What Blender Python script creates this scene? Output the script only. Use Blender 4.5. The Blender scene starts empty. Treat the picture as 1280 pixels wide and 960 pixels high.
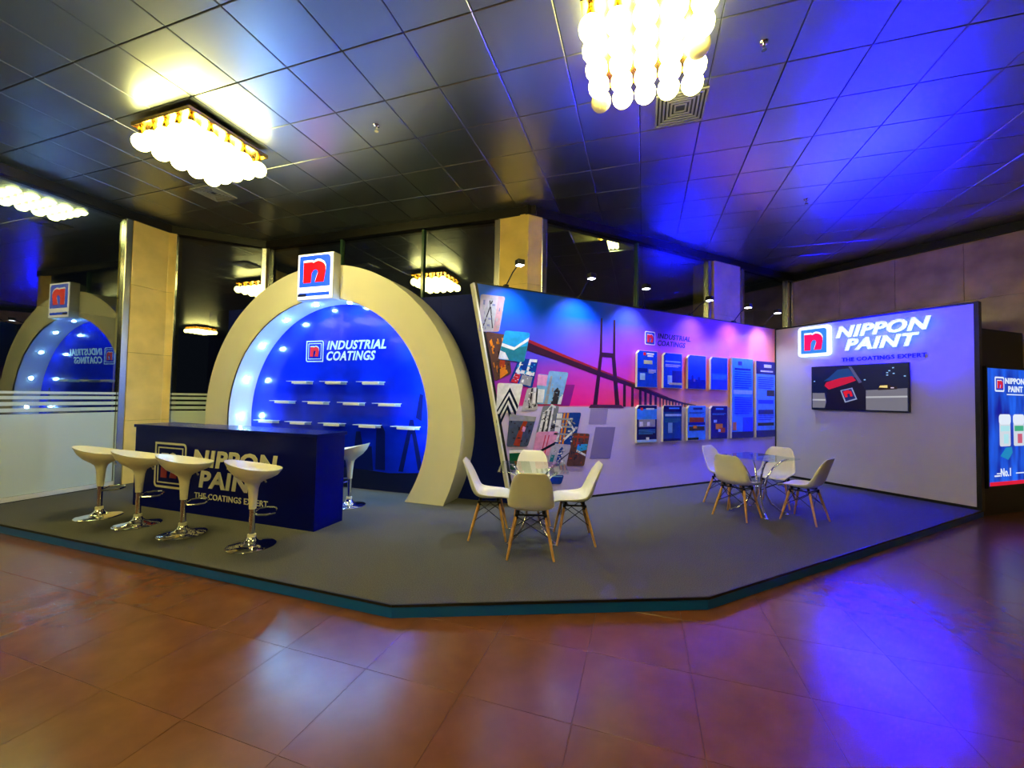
import bpy, bmesh, math, random
from mathutils import Matrix, Vector
random.seed(7)
SC = bpy.context.scene
COL = SC.collection
PI = math.pi
R2 = math.sqrt(2)

# ------------------------------------------------------------------ camera, world, exposure
EYE = 1.6
FPX = 504.36
YAW, PITCH, ROLL = math.radians(62.98), math.radians(1.7865), math.radians(-1.032)
_f = Vector((math.cos(YAW)*math.cos(PITCH), math.sin(YAW)*math.cos(PITCH), math.sin(PITCH)))
_r = Vector((math.sin(YAW), -math.cos(YAW), 0))
_d = _f.cross(_r)
CR = _r*math.cos(ROLL) + _d*math.sin(ROLL)
CD = _d*math.cos(ROLL) - _r*math.sin(ROLL)
cam_data = bpy.data.cameras.new('camera')
cam_data.sensor_width = 36
cam_data.sensor_fit = 'HORIZONTAL'
cam_data.lens = FPX/1280*36
cam_data.clip_start = 0.02
cam = bpy.data.objects.new('camera', cam_data)
COL.objects.link(cam)
cam.matrix_world = Matrix(((CR.x, -CD.x, -_f.x, 0), (CR.y, -CD.y, -_f.y, 0), (CR.z, -CD.z, -_f.z, EYE), (0, 0, 0, 1)))
SC.camera = cam
world = bpy.data.worlds.new('night')
SC.world = world
world.use_nodes = True
world.node_tree.nodes['Background'].inputs[0].default_value = (0.10, 0.12, 0.20, 1)
world.node_tree.nodes['Background'].inputs[1].default_value = 0.06
SC.view_settings.view_transform = 'Standard'
SC.view_settings.look = 'None'
SC.view_settings.exposure = 0.0
SC.view_settings.gamma = 1
SC.view_settings.use_curve_mapping = False
SC.cycles.max_bounces = 6
SC.cycles.diffuse_bounces = 3
SC.cycles.glossy_bounces = 4
SC.cycles.sample_clamp_indirect = 80.0
BULB = 24.0          # radiance of one lit chandelier globe
BLUE = 1350.0         # radiance of the blue halo lighting on the backs of the sign letters
PUCK = 700.0          # radiance of the recessed lights inside the arch

# ------------------------------------------------------------------ helpers
MATS = {}
def mat(name, col=(.5, .5, .5), rough=.5, metal=0., emit=None, es=0., coat=0., noise=0., nscale=8., bump=0., bscale=60., spec=.5, alpha=1., trans=0., ior=1.45):
    if name in MATS: return MATS[name]
    m = bpy.data.materials.new(name); m.use_nodes = True
    nt = m.node_tree; b = nt.nodes['Principled BSDF']
    b.inputs['Base Color'].default_value = (*col, 1)
    b.inputs['Roughness'].default_value = rough
    b.inputs['Metallic'].default_value = metal
    b.inputs['Specular IOR Level'].default_value = spec
    b.inputs['Coat Weight'].default_value = coat
    b.inputs['Alpha'].default_value = alpha
    b.inputs['Transmission Weight'].default_value = trans
    b.inputs['IOR'].default_value = ior
    if emit:
        b.inputs['Emission Color'].default_value = (*emit, 1)
        b.inputs['Emission Strength'].default_value = es
    if noise or bump:
        tc = nt.nodes.new('ShaderNodeTexCoord')
    if noise:
        n = nt.nodes.new('ShaderNodeTexNoise'); n.inputs['Scale'].default_value = nscale; n.inputs['Detail'].default_value = 5
        nt.links.new(tc.outputs['Object'], n.inputs['Vector'])
        r = nt.nodes.new('ShaderNodeValToRGB')
        r.color_ramp.elements[0].position = .3; r.color_ramp.elements[1].position = .7
        r.color_ramp.elements[0].color = (*[c*(1-noise) for c in col], 1)
        r.color_ramp.elements[1].color = (*[min(1, c*(1+noise)) for c in col], 1)
        nt.links.new(n.outputs['Fac'], r.inputs['Fac']); nt.links.new(r.outputs['Color'], b.inputs['Base Color'])
    if bump:
        n2 = nt.nodes.new('ShaderNodeTexNoise'); n2.inputs['Scale'].default_value = bscale; n2.inputs['Detail'].default_value = 3
        nt.links.new(tc.outputs['Object'], n2.inputs['Vector'])
        bp = nt.nodes.new('ShaderNodeBump'); bp.inputs['Strength'].default_value = bump; bp.inputs['Distance'].default_value = .01
        nt.links.new(n2.outputs['Fac'], bp.inputs['Height']); nt.links.new(bp.outputs['Normal'], b.inputs['Normal'])
    MATS[name] = m
    return m

def srgb(r, g, b):
    f = lambda c: (c/255/12.92) if c/255 <= .04045 else ((c/255+.055)/1.055)**2.4
    return (f(r), f(g), f(b))

class G:
    def __init__(s): s.v = []; s.f = []
    def add(s, vs, fs):
        o = len(s.v); s.v += [tuple(p) for p in vs]; s.f += [tuple(i+o for i in q) for q in fs]; return s
    def box(s, x0, x1, y0, y1, z0, z1):
        return s.add([(x0,y0,z0),(x1,y0,z0),(x1,y1,z0),(x0,y1,z0),(x0,y0,z1),(x1,y0,z1),(x1,y1,z1),(x0,y1,z1)],
                     [(0,3,2,1),(4,5,6,7),(0,1,5,4),(1,2,6,5),(2,3,7,6),(3,0,4,7)])
    def prism(s, poly, y0, y1):            # polygon in (x, z), extruded along y
        a = sum(poly[i][0]*poly[(i+1) % len(poly)][1]-poly[(i+1) % len(poly)][0]*poly[i][1] for i in range(len(poly)))
        if a < 0: poly = poly[::-1]
        if y0 > y1: y0, y1 = y1, y0
        n = len(poly)
        return s.add([(x, y0, z) for x, z in poly]+[(x, y1, z) for x, z in poly],
                     [tuple(range(n)), tuple(range(2*n-1, n-1, -1))]+[((i+1) % n, i, i+n, (i+1) % n+n) for i in range(n)])
    def slab(s, poly, z0, z1):             # polygon in (x, y), extruded along z
        a = sum(poly[i][0]*poly[(i+1) % len(poly)][1]-poly[(i+1) % len(poly)][0]*poly[i][1] for i in range(len(poly)))
        if a < 0: poly = poly[::-1]
        n = len(poly)
        return s.add([(x, y, z0) for x, y in poly]+[(x, y, z1) for x, y in poly],
                     [tuple(range(n-1, -1, -1)), tuple(range(n, 2*n))]+[(i, (i+1) % n, (i+1) % n+n, i+n) for i in range(n)])
    def tube(s, pts, r, n=10, closed=False):
        pts = [Vector(p) for p in pts]; m = len(pts); rs = r if isinstance(r, (list, tuple)) else [r]*m
        vs = []; up = None
        for i, p in enumerate(pts):
            a = pts[i-1] if (i or closed) else p; b = pts[(i+1) % m] if (i < m-1 or closed) else p
            t = (b-a).normalized()
            if up is None:
                up = Vector((0,0,1)) if abs(t.z) < .9 else Vector((1,0,0))
            u = (up - t*up.dot(t)).normalized(); up = u; w = t.cross(u)
            vs += [p+(u*math.cos(2*PI*k/n)+w*math.sin(2*PI*k/n))*rs[i] for k in range(n)]
        fs = []
        for i in range(m if closed else m-1):
            for k in range(n):
                a, b = i*n+k, i*n+(k+1) % n; c, d = ((i+1) % m)*n+(k+1) % n, ((i+1) % m)*n+k
                fs.append((a, b, c, d))
        if not closed: fs += [tuple(range(n-1, -1, -1)), tuple(range((m-1)*n, m*n))]
        return s.add(vs, fs)
    def lathe(s, prof, n=24, c=(0,0,0)):   # profile (r, z)
        vs = [(c[0]+r*math.cos(2*PI*k/n), c[1]+r*math.sin(2*PI*k/n), c[2]+z) for r, z in prof for k in range(n)]
        fs = [(i*n+k, i*n+(k+1) % n, (i+1)*n+(k+1) % n, (i+1)*n+k) for i in range(len(prof)-1) for k in range(n)]
        fs += [tuple(range(n-1, -1, -1)), tuple(range((len(prof)-1)*n, len(prof)*n))]
        return s.add(vs, fs)
    def ring(s, a, b, y0, y1):             # closed band between outlines a and b (equal length, in x z)
        n = len(a)
        vs = [(x,y0,z) for x,z in a]+[(x,y0,z) for x,z in b]+[(x,y1,z) for x,z in a]+[(x,y1,z) for x,z in b]
        fs = []
        for i in range(n):
            j = (i+1) % n
            fs += [(i,j,n+j,n+i), (2*n+j,2*n+i,3*n+i,3*n+j), (j,i,2*n+i,2*n+j), (n+i,n+j,3*n+j,3*n+i)]
        return s.add(vs, fs)
    def mesh(s, name, m, smooth=False):
        me = bpy.data.meshes.new(name); me.from_pydata(s.v, [], s.f); me.materials.append(m)
        bm = bmesh.new(); bm.from_mesh(me); bmesh.ops.recalc_face_normals(bm, faces=bm.faces); bm.to_mesh(me); bm.free()
        if smooth:
            me.polygons.foreach_set('use_smooth', [True]*len(me.polygons)); me.set_sharp_from_angle(angle=math.radians(40))
        return me
    def build(s, name, m, parent=None, smooth=False, bevel=0):
        o = bpy.data.objects.new(name, s.mesh(name, m, smooth)); COL.objects.link(o)
        if parent: o.parent = parent
        if bevel:
            bv = o.modifiers.new('bevel', 'BEVEL'); bv.width = bevel; bv.segments = 2; bv.limit_method = 'ANGLE'
        return o
def link(name, me, parent=None, loc=(0,0,0)):
    o = bpy.data.objects.new(name, me); COL.objects.link(o); o.parent = parent; o.location = loc; return o
def tag(o, label=None, cat=None, group=None, kind=None):
    if label: o['label'] = label
    if cat: o['category'] = cat
    if group: o['group'] = group
    if kind: o['kind'] = kind
    return o
def thing(name, label, cat, loc=(0,0,0), rz=0., group=None):
    o = bpy.data.objects.new(name, None); COL.objects.link(o); o.location = loc; o.rotation_euler = (0,0,rz)
    return tag(o, label, cat, group)
def copy_tree(o, parent=None):
    c = o.copy(); COL.objects.link(c); c.parent = parent
    for ch in list(o.children): copy_tree(ch, c)
    return c
def xy(s, t): return ((s+t)/R2, (s-t)/R2)
def rrect(x0, x1, z0, z1, r, n=5, corners=(1,1,1,1)):       # bl, br, tr, tl
    out = []
    for k, (cx, cz, a) in enumerate(((x0+r, z0+r, PI), (x1-r, z0+r, 1.5*PI), (x1-r, z1-r, 0), (x0+r, z1-r, .5*PI))):
        if corners[k]:
            out += [(cx+r*math.cos(a+PI/2*i/n), cz+r*math.sin(a+PI/2*i/n)) for i in range(n+1)]
        else:
            out.append(((x0, x1, x1, x0)[k], (z0, z0, z1, z1)[k]))
    return out

def text(body, x0, x1, z0, z1, y, depth, m, parent, name='letter', shear=0., bold=.02, split=True):
    cu = bpy.data.curves.new('lettering', 'FONT'); cu.body = body; cu.size = 1; cu.offset = bold; cu.shear = shear; cu.resolution_u = 3
    cu.extrude = .05; cu.space_character = 1.08
    o = bpy.data.objects.new('lettering', cu); COL.objects.link(o)
    dg = bpy.context.evaluated_depsgraph_get(); dg.update()
    me = bpy.data.meshes.new_from_object(o.evaluated_get(dg)); bpy.data.objects.remove(o)
    V = [v.co.copy() for v in me.vertices]
    ax, bx = min(v.x for v in V), max(v.x for v in V); ay, by = min(v.y for v in V), max(v.y for v in V)
    V = [(x0+(v.x-ax)/(bx-ax)*(x1-x0), y - (depth if v.z > 0 else 0), z0+(v.y-ay)/(by-ay)*(z1-z0)) for v in V]
    F = [tuple(p.vertices) for p in me.polygons]
    # weld by rounded coordinate so that each letter is one island
    key = {}; idx = []; W = []
    for v in V:
        k = tuple(round(c, 5) for c in v)
        if k not in key: key[k] = len(W); W.append(v)
        idx.append(key[k])
    F = [tuple(dict.fromkeys(idx[i] for i in f)) for f in F]; F = [f for f in F if len(f) > 2]
    bpy.data.meshes.remove(me)
    if not split:
        g = G(); g.add(W, F); o = g.build(name, m, parent); tag(o, kind='stuff'); return [o]
    par = list(range(len(W)))
    def find(a):
        while par[a] != a: par[a] = par[par[a]]; a = par[a]
        return a
    for f in F:
        for i in f[1:]: par[find(i)] = find(f[0])
    groups = {}
    for f in F: groups.setdefault(find(f[0]), []).append(f)
    out = []
    for k, fs in groups.items():
        used = sorted({i for f in fs for i in f}); mp = {a: b for b, a in enumerate(used)}
        g = G(); g.add([W[i] for i in used], [tuple(mp[i] for i in f) for f in fs]); out.append(g.build(name, m, parent))
    return out

NSHAPE = [(.14,.14),(.14,.80),(.42,.80),(.46,.765),(.52,.80),(.60,.825),(.70,.80),(.80,.73),(.855,.62),(.855,.50),(.80,.15),(.52,.15),(.61,.44),(.60,.52),(.54,.56),(.46,.54),(.40,.44),(.385,.14)]
def emblem(parent, x0, x1, z0, z1, y, white, blue, red, frame=.08, d=.004, name='emblem', hollow=False):
    """rounded square plate, blue field and the bold lower-case n; returns the plate"""
    w, h = x1-x0, z1-z0; r = .10*w
    f = frame*w
    fx0, fx1, fz0, fz1 = x0+f, x1-f, z0+f, z1-f
    if hollow:
        t = .045*w
        p = G().ring(rrect(x0, x1, z0, z1, r, 5, (1,0,1,0)), rrect(x0+t, x1-t, z0+t, z1-t, r*.6, 5, (1,0,1,0)), y-d, y).build(name+'_plate', white, parent)
        p2 = G().ring(rrect(fx0-t*.6, fx1+t*.6, fz0-t*.6, fz1+t*.6, r*.6, 5, (0,0,0,0)), rrect(fx0, fx1, fz0, fz1, r*.6, 5, (0,0,0,0)), y-d, y).build(name+'_inner_border', white, p)
    else:
        p = G().prism(rrect(x0, x1, z0, z1, r, 5, (1,1,1,1)), y-d, y).build(name+'_plate', white, parent)
        G().prism(rrect(fx0, fx1, fz0, fz1, r, 5, (0,0,1,0)), y-2*d, y-d).build(name+'_field', blue, p)
    W, H = fx1-fx0, fz1-fz0
    sh = [(fx0+a*W, fz0+b*H) for a, b in NSHAPE]
    cx, cz = (fx0+fx1)/2, (fz0+fz1)/2
    G().prism([(cx+(a-cx)*1.02+.0*W, cz+(b-cz)*1.04+.045*H) for a, b in sh], y-2*d-.002, y-d).build(name+'_highlight', white, p)
    G().prism([(a, b-.01*H) for a, b in sh], y-2*d-.004, y-d).build(name+'_letter', red, p)
    return p

# ------------------------------------------------------------------ materials
M_tile = mat('floor_granite', srgb(112, 66, 40), .22, noise=.14, nscale=5, bump=.03, bscale=160, spec=.9)
M_grout = mat('floor_joint', srgb(100, 62, 42), .4)
M_ceil = mat('ceiling_metal', (.40, .45, .52), .33, metal=.97)
M_void = mat('ceiling_void', (.03, .035, .045), .7)
M_black = mat('black_trim', (.006, .006, .008), .45)
M_carpet = mat('grey_carpet', srgb(92, 92, 94), .95, noise=.3, nscale=120, bump=.6, bscale=260, spec=.1)
M_fascia = mat('teal_fascia', srgb(0, 92, 190), .4)
M_cream = mat('white_laminate', (.80, .79, .74), .42, noise=.02, nscale=3)
M_reveal = mat('white_gloss_reveal', (.82, .84, .86), .28)
M_navy = mat('navy_laminate', (.005, .012, .17), .5, noise=.1, nscale=2, spec=.1)
M_counter = mat('navy_gloss', (.002, .005, .15), .22, spec=.1)
M_white = mat('white_print', (.82, .83, .86), .4)
M_offw = mat('cream_vinyl', (.74, .71, .62), .4)
M_plastic = mat('white_plastic', (.80, .78, .72), .32)
M_stoolp = mat('ivory_plastic', (.78, .74, .58), .3)
M_wood = mat('beech_wood', srgb(205, 152, 84), .45, noise=.18, nscale=18)
M_wire = mat('black_wire', (.015, .015, .02), .4, metal=.5)
M_chrome = mat('chrome', (.82, .82, .84), .08, metal=1)
M_alu = mat('brushed_aluminium', (.72, .72, .70), .25, metal=1)
M_brass = mat('brass', (.82, .55, .16), .2, metal=1)
M_pillar = mat('yellow_marble', srgb(238, 208, 130), .16, noise=.12, nscale=3, spec=.6)
M_stone = mat('brown_marble', srgb(205, 174, 144), .2, noise=.3, nscale=2.2, spec=.6)
M_red = mat('red_print', srgb(222, 14, 40), .4)
M_blue = mat('blue_print', srgb(14, 56, 190), .4)
M_navyprint = mat('navy_print', srgb(12, 22, 92), .4)
M_bulb = mat('lit_globe', (1, .9, .7), .3, emit=(1, .90, .28), es=BULB)
M_dead = mat('unlit_globe', (.75, .64, .36), .25, emit=(1, .72, .25), es=.25)  # not burning; faint emission stands in for neighbouring light through the globe
M_rail = mat('pale_rail_enamel', (.72, .74, .76), .35)
M_fin = mat('green_glass_fin', (.05, .12, .09), .12)
M_vent = mat('vent_enamel', (.30, .31, .32), .4, metal=.3)

def glass_mat(name, tint, ior, rough=0.):
    m = bpy.data.materials.new(name); m.use_nodes = True; nt = m.node_tree; nt.nodes.clear()
    o = nt.nodes.new('ShaderNodeOutputMaterial'); mx = nt.nodes.new('ShaderNodeMixShader')
    t = nt.nodes.new('ShaderNodeBsdfTransparent'); t.inputs[0].default_value = (*tint, 1)
    g = nt.nodes.new('ShaderNodeBsdfGlossy'); g.inputs['Roughness'].default_value = rough; g.inputs['Color'].default_value = (.9, .95, .92, 1)
    fr = nt.nodes.new('ShaderNodeFresnel'); fr.inputs['IOR'].default_value = ior
    
    ge = nt.nodes.new('ShaderNodeNewGeometry'); mu_ = nt.nodes.new('ShaderNodeMath'); mu_.operation = 'SUBTRACT'; mu_.use_clamp = True
    nt.links.new(fr.outputs[0], mu_.inputs[0]); nt.links.new(ge.outputs['Backfacing'], mu_.inputs[1]); nt.links.new(mu_.outputs[0], mx.inputs[0])
    nt.links.new(t.outputs[0], mx.inputs[1]); nt.links.new(g.outputs[0], mx.inputs[2]); nt.links.new(mx.outputs[0], o.inputs[0])
    return m
M_glass = glass_mat('tinted_window_glass', (.50, .56, .54), 2.6)
M_tglass = glass_mat('clear_table_glass', (.90, .95, .95), 1.36)
M_film = mat('frosted_film', (.62, .74, .78), .3, alpha=.9, spec=.8)

# ------------------------------------------------------------------ the hall
ZC = 4.48
PLAT = 0.1
ROOM = [(9.9, -9), (9.9, 5.3), (2.97, 5.3), (-.73, 9.0), (-2.2, 9.0), (-10.4, .8), (-10.4, -9)]
def inside(p, poly):
    c = False; n = len(poly)
    for i in range(n):
        (x1, y1), (x2, y2) = poly[i], poly[(i+1) % n]
        if (y1 > p[1]) != (y2 > p[1]) and p[0] < (x2-x1)*(p[1]-y1)/(y2-y1)+x1: c = not c
    return c
def project(p):
    v = Vector(p)-Vector((0, 0, EYE)); d = v.dot(_f)
    if d < .15: return None
    return (640+FPX*v.dot(CR)/d, 480+FPX*v.dot(CD)/d, d)
def in_view(p, m=60):
    q = project(p); return q is not None and -m < q[0] < 1280+m and -m < q[1] < 960+m

def near_view(x, y, z): return any(in_view((x+a, y+b, z)) for a, b in ((0,0),(.42,0),(-.42,0),(0,.42),(0,-.42)))
def cut(poly, a, d, n):                     # keep the part of poly on the side n of the line through a along d
    out = []
    f = lambda p: (p[0]-a[0])*n[0]+(p[1]-a[1])*n[1]
    for i in range(len(poly)):
        p, q = poly[i], poly[(i+1) % len(poly)]; fp, fq = f(p), f(q)
        if fp >= 0: out.append(p)
        if (fp >= 0) != (fq >= 0):
            u = fp/(fp-fq); out.append((p[0]+(q[0]-p[0])*u, p[1]+(q[1]-p[1])*u))
    return out
def tiled(base, name, mesh_one, tile, s0, t0, z, keep, m_rest, clip=False):
    """lay square pieces along the diagonal axes; the ones nearest in view become parts, the rest one joined part"""
    cand = []; edge = []; k2 = tile/2*R2
    for i in range(-24, 24):
        for j in range(-30, 30):
            s, t = s0+(i+.5)*tile, t0+(j+.5)*tile; x, y = xy(s, t)
            if keep(x, y): cand.append((x, y))
            elif clip and near_view(x, y, z): edge.append((x, y))
            if clip and (x, y) in cand[-1:] and any(not inside(c, ROOM) for c in ((x+k2, y), (x-k2, y), (x, y+k2), (x, y-k2))): edge.append(cand.pop())
    view = sorted([c for c in cand if any(in_view((c[0]+a, c[1]+b, z)) for a, b in ((0,0),(.42,0),(-.42,0),(0,.42),(0,-.42)))], key=lambda c: (Vector((c[0], c[1], z-EYE)).length))[:300]
    vs = set(view)
    h = tile/2-.003; k = h*R2
    for x, y in edge:                        # pieces cut to the line of the walls
        poly = [(x+k, y), (x, y+k), (x-k, y), (x, y-k)]
        for p, q in zip(ROOM[:-1], ROOM[1:]):
            d = Vector((q[0]-p[0], q[1]-p[1])); L = d.length; d /= L; n = (-d.y, d.x)
            u = (x-p[0])*d.x+(y-p[1])*d.y
            if -.3 < u < L+.3 and abs((x-p[0])*n[0]+(y-p[1])*n[1]) < .7:
                poly = cut(poly, (p[0]+n[0]*.06, p[1]+n[1]*.06), d, n)
            if len(poly) < 3: break
        pieces = [poly]
        if math.hypot(x-ROOM[2][0], y-ROOM[2][1]) < 1.0:     # the outward corner: either side may reach past the other's line
            sq = [(x+k, y), (x, y+k), (x-k, y), (x, y-k)]; yc = ROOM[2][1]-.06; sc_ = (ROOM[2][0]+ROOM[2][1])/R2-.06
            pieces = [cut(sq, (0, yc), None, (0, -1)), cut(cut(sq, xy(sc_, 0), None, (-1/R2, -1/R2)), (0, yc), None, (0, 1))]
        for poly in pieces:
            if len(poly) > 2: G().slab([(a-x, b-y) for a, b in poly], 0, .02).build(name, m_rest, base).location = (x, y, z)
    for c in view:
        o = link(name, mesh_one, base, (c[0], c[1], z)); o.rotation_euler = (0, 0, PI/4)
    g = G(); h = tile/2-.004
    for c in cand:
        if c in vs: continue
        k = h*R2
        sgn = 1 if z < 2 else -1
        g.add([(c[0]+k, c[1], z), (c[0], c[1]+k, z), (c[0]-k, c[1], z), (c[0], c[1]-k, z)], [(0,1,2,3) if sgn > 0 else (3,2,1,0)])
    o = g.build(name+'_remainder', m_rest, base); tag(o, kind='stuff')

floor = G().slab([(-11, -9.5), (10.2, -9.5), (10.2, 5.6), (2.97, 5.6), (-.73, 9.3), (-2.4, 9.3), (-11, .8)], -.12, -.002).build('floor', M_grout)
tag(floor, 'polished reddish brown granite tile floor', kind='structure')
PL = [(.594, 2.995), (2.785, 2.098), (8.72, 2.115), (8.72, 5.2), (2.9, 5.2), xy(5.75, -6.7), (-2.2, 8.85), (-3.75, 7.35)]
TL = .6; h = TL/2-.0009
ft = G().add([(-h,-h,-.03),(h,-h,-.03),(h,h,-.03),(-h,h,-.03),(-h,-h,-.001),(h,-h,-.001),(h,h,-.001),(-h,h,-.001),(-h+.0007,-h+.0007,0),(h-.0007,-h+.0007,0),(h-.0007,h-.0007,0),(-h+.0007,h-.0007,0)],
             [(0,3,2,1),(0,1,5,4),(1,2,6,5),(2,3,7,6),(3,0,4,7),(4,5,9,8),(5,6,10,9),(6,7,11,10),(7,4,8,11),(8,9,10,11)]).mesh('floor_tile', M_tile)
tiled(floor, 'floor_tile', ft, TL, 2.03, -.92, 0, lambda x, y: inside((x, y), [(-10.8, -9.2), (10, -9.2), (10, 5.4), (2.97, 5.4), (-.73, 9.1), (-2.2, 9.1), (-10.8, .5)]) and not all(inside((x+a, y+b), PL) for a, b in ((.45,0),(-.45,0),(0,.45),(0,-.45))), M_tile)

ceil = G().slab(ROOM, ZC+.05, ZC+.15).build('ceiling', M_void)
tag(ceil, 'suspended ceiling of square grey metal panels', kind='structure')
TC = .595; h = TC/2-.003
ct = G().add([(-h,-h,.02),(h,-h,.02),(h,h,.02),(-h,h,.02),(-h,-h,.005),(h,-h,.005),(h,h,.005),(-h,h,.005),(-h+.005,-h+.005,0),(h-.005,-h+.005,0),(h-.005,h-.005,0),(-h+.005,h-.005,0)],
             [(0,1,2,3),(0,4,5,1),(1,5,6,2),(2,6,7,3),(3,7,4,0),(4,8,9,5),(5,9,10,6),(6,10,11,7),(7,11,8,4),(8,11,10,9)]).mesh('ceiling_panel', M_ceil)
tiled(ceil, 'ceiling_panel', ct, TC, 2.69-4*TC, -2.43, ZC, lambda x, y: inside((x, y), ROOM), M_ceil, clip=True)

# stone wall on the right, slabs as parts
wr = G().box(9.93, 10.1, -9, 5.4, 0, ZC).build('wall_right', M_stone)
tag(wr, 'brown marble clad wall at the right of the hall', kind='structure')
zz = [0, 1.12, 2.24, 3.36, 4.46]
slab_cache = {}
for j in range(4):
    for k in range(9):
        y1 = 5.28-k*.9
        key = (j == 3)
        if key not in slab_cache:
            slab_cache[key] = G().box(-.03, 0, -.447, .447, .003, (zz[j+1]-zz[j])-.003).mesh('stone_slab', M_stone)
        link('stone_slab', slab_cache[key], wr, (9.93, y1-.45, zz[j]))

# window walls: local x along the facade, front to -y
def facade(name, label, p0, p1, mull, pillars=(), film=False, thin=(), z1=4.34):
    p0, p1 = Vector((*p0, 0)), Vector((*p1, 0)); L = (p1-p0).length; a = math.atan2((p1-p0).y, (p1-p0).x)
    o = bpy.data.objects.new(name, None); COL.objects.link(o); o.location = p0; o.rotation_euler = (0, 0, a); tag(o, label, kind='structure')
    for x in mull:
        if x in thin: G().box(x-.02, x+.02, -.04, .04, .1, z1).build('glass_fin', M_fin, o)
        else: G().box(x-.045, x+.045, -.06, .06, .1, z1).build('mullion', M_alu, o, bevel=.006)
    edges = sorted(mull)
    for u, v in zip(edges[:-1], edges[1:]):
        if any(pa < (u+v)/2 < pb for pa, pb in pillars): continue
        pn = G().box(u+.045, v-.045, -.006, .006, .16, z1).build('pane', M_glass, o)
        G().box(u+.045, v-.045, -.035, .035, .1, .16).build('bottom_rail', M_rail, o)
        if film:
            G().box(u+.05, v-.05, -.0085, -.0065, .165, 1.245).build('frosted_film', M_film, pn)
            for za, zb in ((1.275, 1.325), (1.36, 1.41), (1.445, 1.49), (1.52, 1.555)):
                G().box(u+.05, v-.05, -.0085, -.0065, za, zb).build('film_stripe', M_film, pn)
    return o
LA = 11.55
facade('window_1', 'tall plate glass wall with frosted lower band beside the bar stools', (-10.37, .83), (-2.2, 9.0), [1.0, 3.6, 6.2, 8.55, LA-.62, ], film=True)
facade('window_2', 'dark glass bay behind the bar counter and the arch', (-2.2, 9.0), (-.73, 9.0), [.06, 1.42], film=True)
facade('window_3', 'dark glass wall rising behind the white arch', (-.73, 9.0), (2.97, 5.3), [.06, 1.75, 3.4, 4.72], film=True, thin=(1.75, 3.4))
facade('window_4', 'dark glass wall above the sunset bridge mural', (2.97, 5.3), (9.9, 5.3), [.22, 2.15, 4.02, 5.05, 6.68, 6.86], pillars=((4.02, 5.05),), film=False, thin=(2.15,))

def pillar(label, poly):
    o = bpy.data.objects.new('pillar', None); COL.objects.link(o); tag(o, label, kind='structure')
    z = 0
    for k, zt in enumerate((1.1, 2.2, 3.3, 4.36)):
        G().slab(poly, z+(.003 if k else 0), zt).build('marble_block', M_pillar, o, bevel=.004); z = zt
    return o
def off(p, d, n): return (p[0]+d[0]*n, p[1]+d[1]*n)
nA_ = (1/R2, -1/R2)                          # inward normal of the left glass wall
a0, a1 = (-2.60, 8.60), (-2.24, 8.96)
pillar('yellow marble pillar behind the left end of the bar counter', [off(a0, nA_, -.3), off(a0, nA_, .05), off(a1, nA_, .05), (-2.10, 8.93), (-2.10, 9.3)])
c0 = xy(5.85, -2.16); c1 = (2.97, 5.3)
pillar('yellow marble corner pillar behind the mural', [off(c0, (1/R2, 1/R2), .4), off(c0, (1/R2, 1/R2), -.05), (2.90, 5.24), (3.14, 5.24), (3.14, 5.8)])
pillar('yellow marble pillar above the poster boards', [(7.08, 5.22), (7.9, 5.22), (7.9, 5.7), (7.08, 5.7)])

# black bulkhead running under the ceiling edge
k = 1
for p, q in zip(ROOM[0:5], ROOM[1:6]):
    p, q = Vector((*p, 0)), Vector((*q, 0)); d = (q-p).normalized(); n = Vector((-d.y, d.x, 0))
    a, b = p-d*.1, q+d*.1
    poly = [(a-n*.15)[:2], (b-n*.15)[:2], (b+n*.08)[:2], (a+n*.08)[:2]]
    o = G().slab(poly, 4.345, ZC+.05).build('trim_%d' % k, M_black); tag(o, 'black bulkhead strip under the ceiling edge', kind='structure'); k += 1

# ------------------------------------------------------------------ chandeliers
def make_chandelier(label, s, t, dead=(), n=5, z=ZC, near=True):
    x, y = xy(s, t)
    c = thing('chandelier', label, 'chandelier', (x, y, z), PI/4, 'square globe chandeliers')
    G().box(-.43, .43, -.43, .43, -.080, -.072).build('mirror_plate', M_brass, c)
    g = G().ring([(-.44,-.44),(.44,-.44),(.44,.44),(-.44,.44)], [(-.425,-.425),(.425,-.425),(.425,.425),(-.425,.425)], -.095, -.055)
    g.v = [(a, c_, b) for a, b, c_ in g.v]; g.build('brass_frame', M_brass, c)
    for sx in (-.3, .3):
        for sy in (-.3, .3):
            G().tube([(sx, sy, -.072), (sx, sy, 0)], .012, 8).build('hanging_rod', M_brass, c)
    for i in range(n):
        for j in range(n):
            px, py = (i-(n-1)/2)*.186, (j-(n-1)/2)*.186
            lit = (i, j) not in dead
            me = (GLOBE if near else GLOBE_FAR) if lit else GLOBE_DEAD
            b = link('globe', me, c, (px, py, -.25))
            link('socket', SOCKET, b, (0, 0, .0))
    return c
prof = [(.086*math.sin(PI*i/10)+.001, -.086*math.cos(PI*i/10)) for i in range(11)]
GLOBE = G().lathe(prof, 14).mesh('globe', M_bulb, True)
GLOBE_FAR = G().lathe([(.086*math.sin(PI*i/5)+.001, -.086*math.cos(PI*i/5)) for i in range(6)], 8).mesh('globe', M_bulb, True)
GLOBE_DEAD = G().lathe(prof, 16).mesh('unlit_globe', M_dead, True)
SOCKET = G().lathe([(.035, .075), (.03, .12), (.02, .172)], 10).mesh('socket', M_brass, True)
make_chandelier('square brass chandelier of glowing globes above the bar counter', 3.15, -4.72)
make_chandelier('square globe chandelier near the square air vent with two unlit globes', 3.19, 0.0, dead=((4, 4), (2, 0)))
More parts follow.
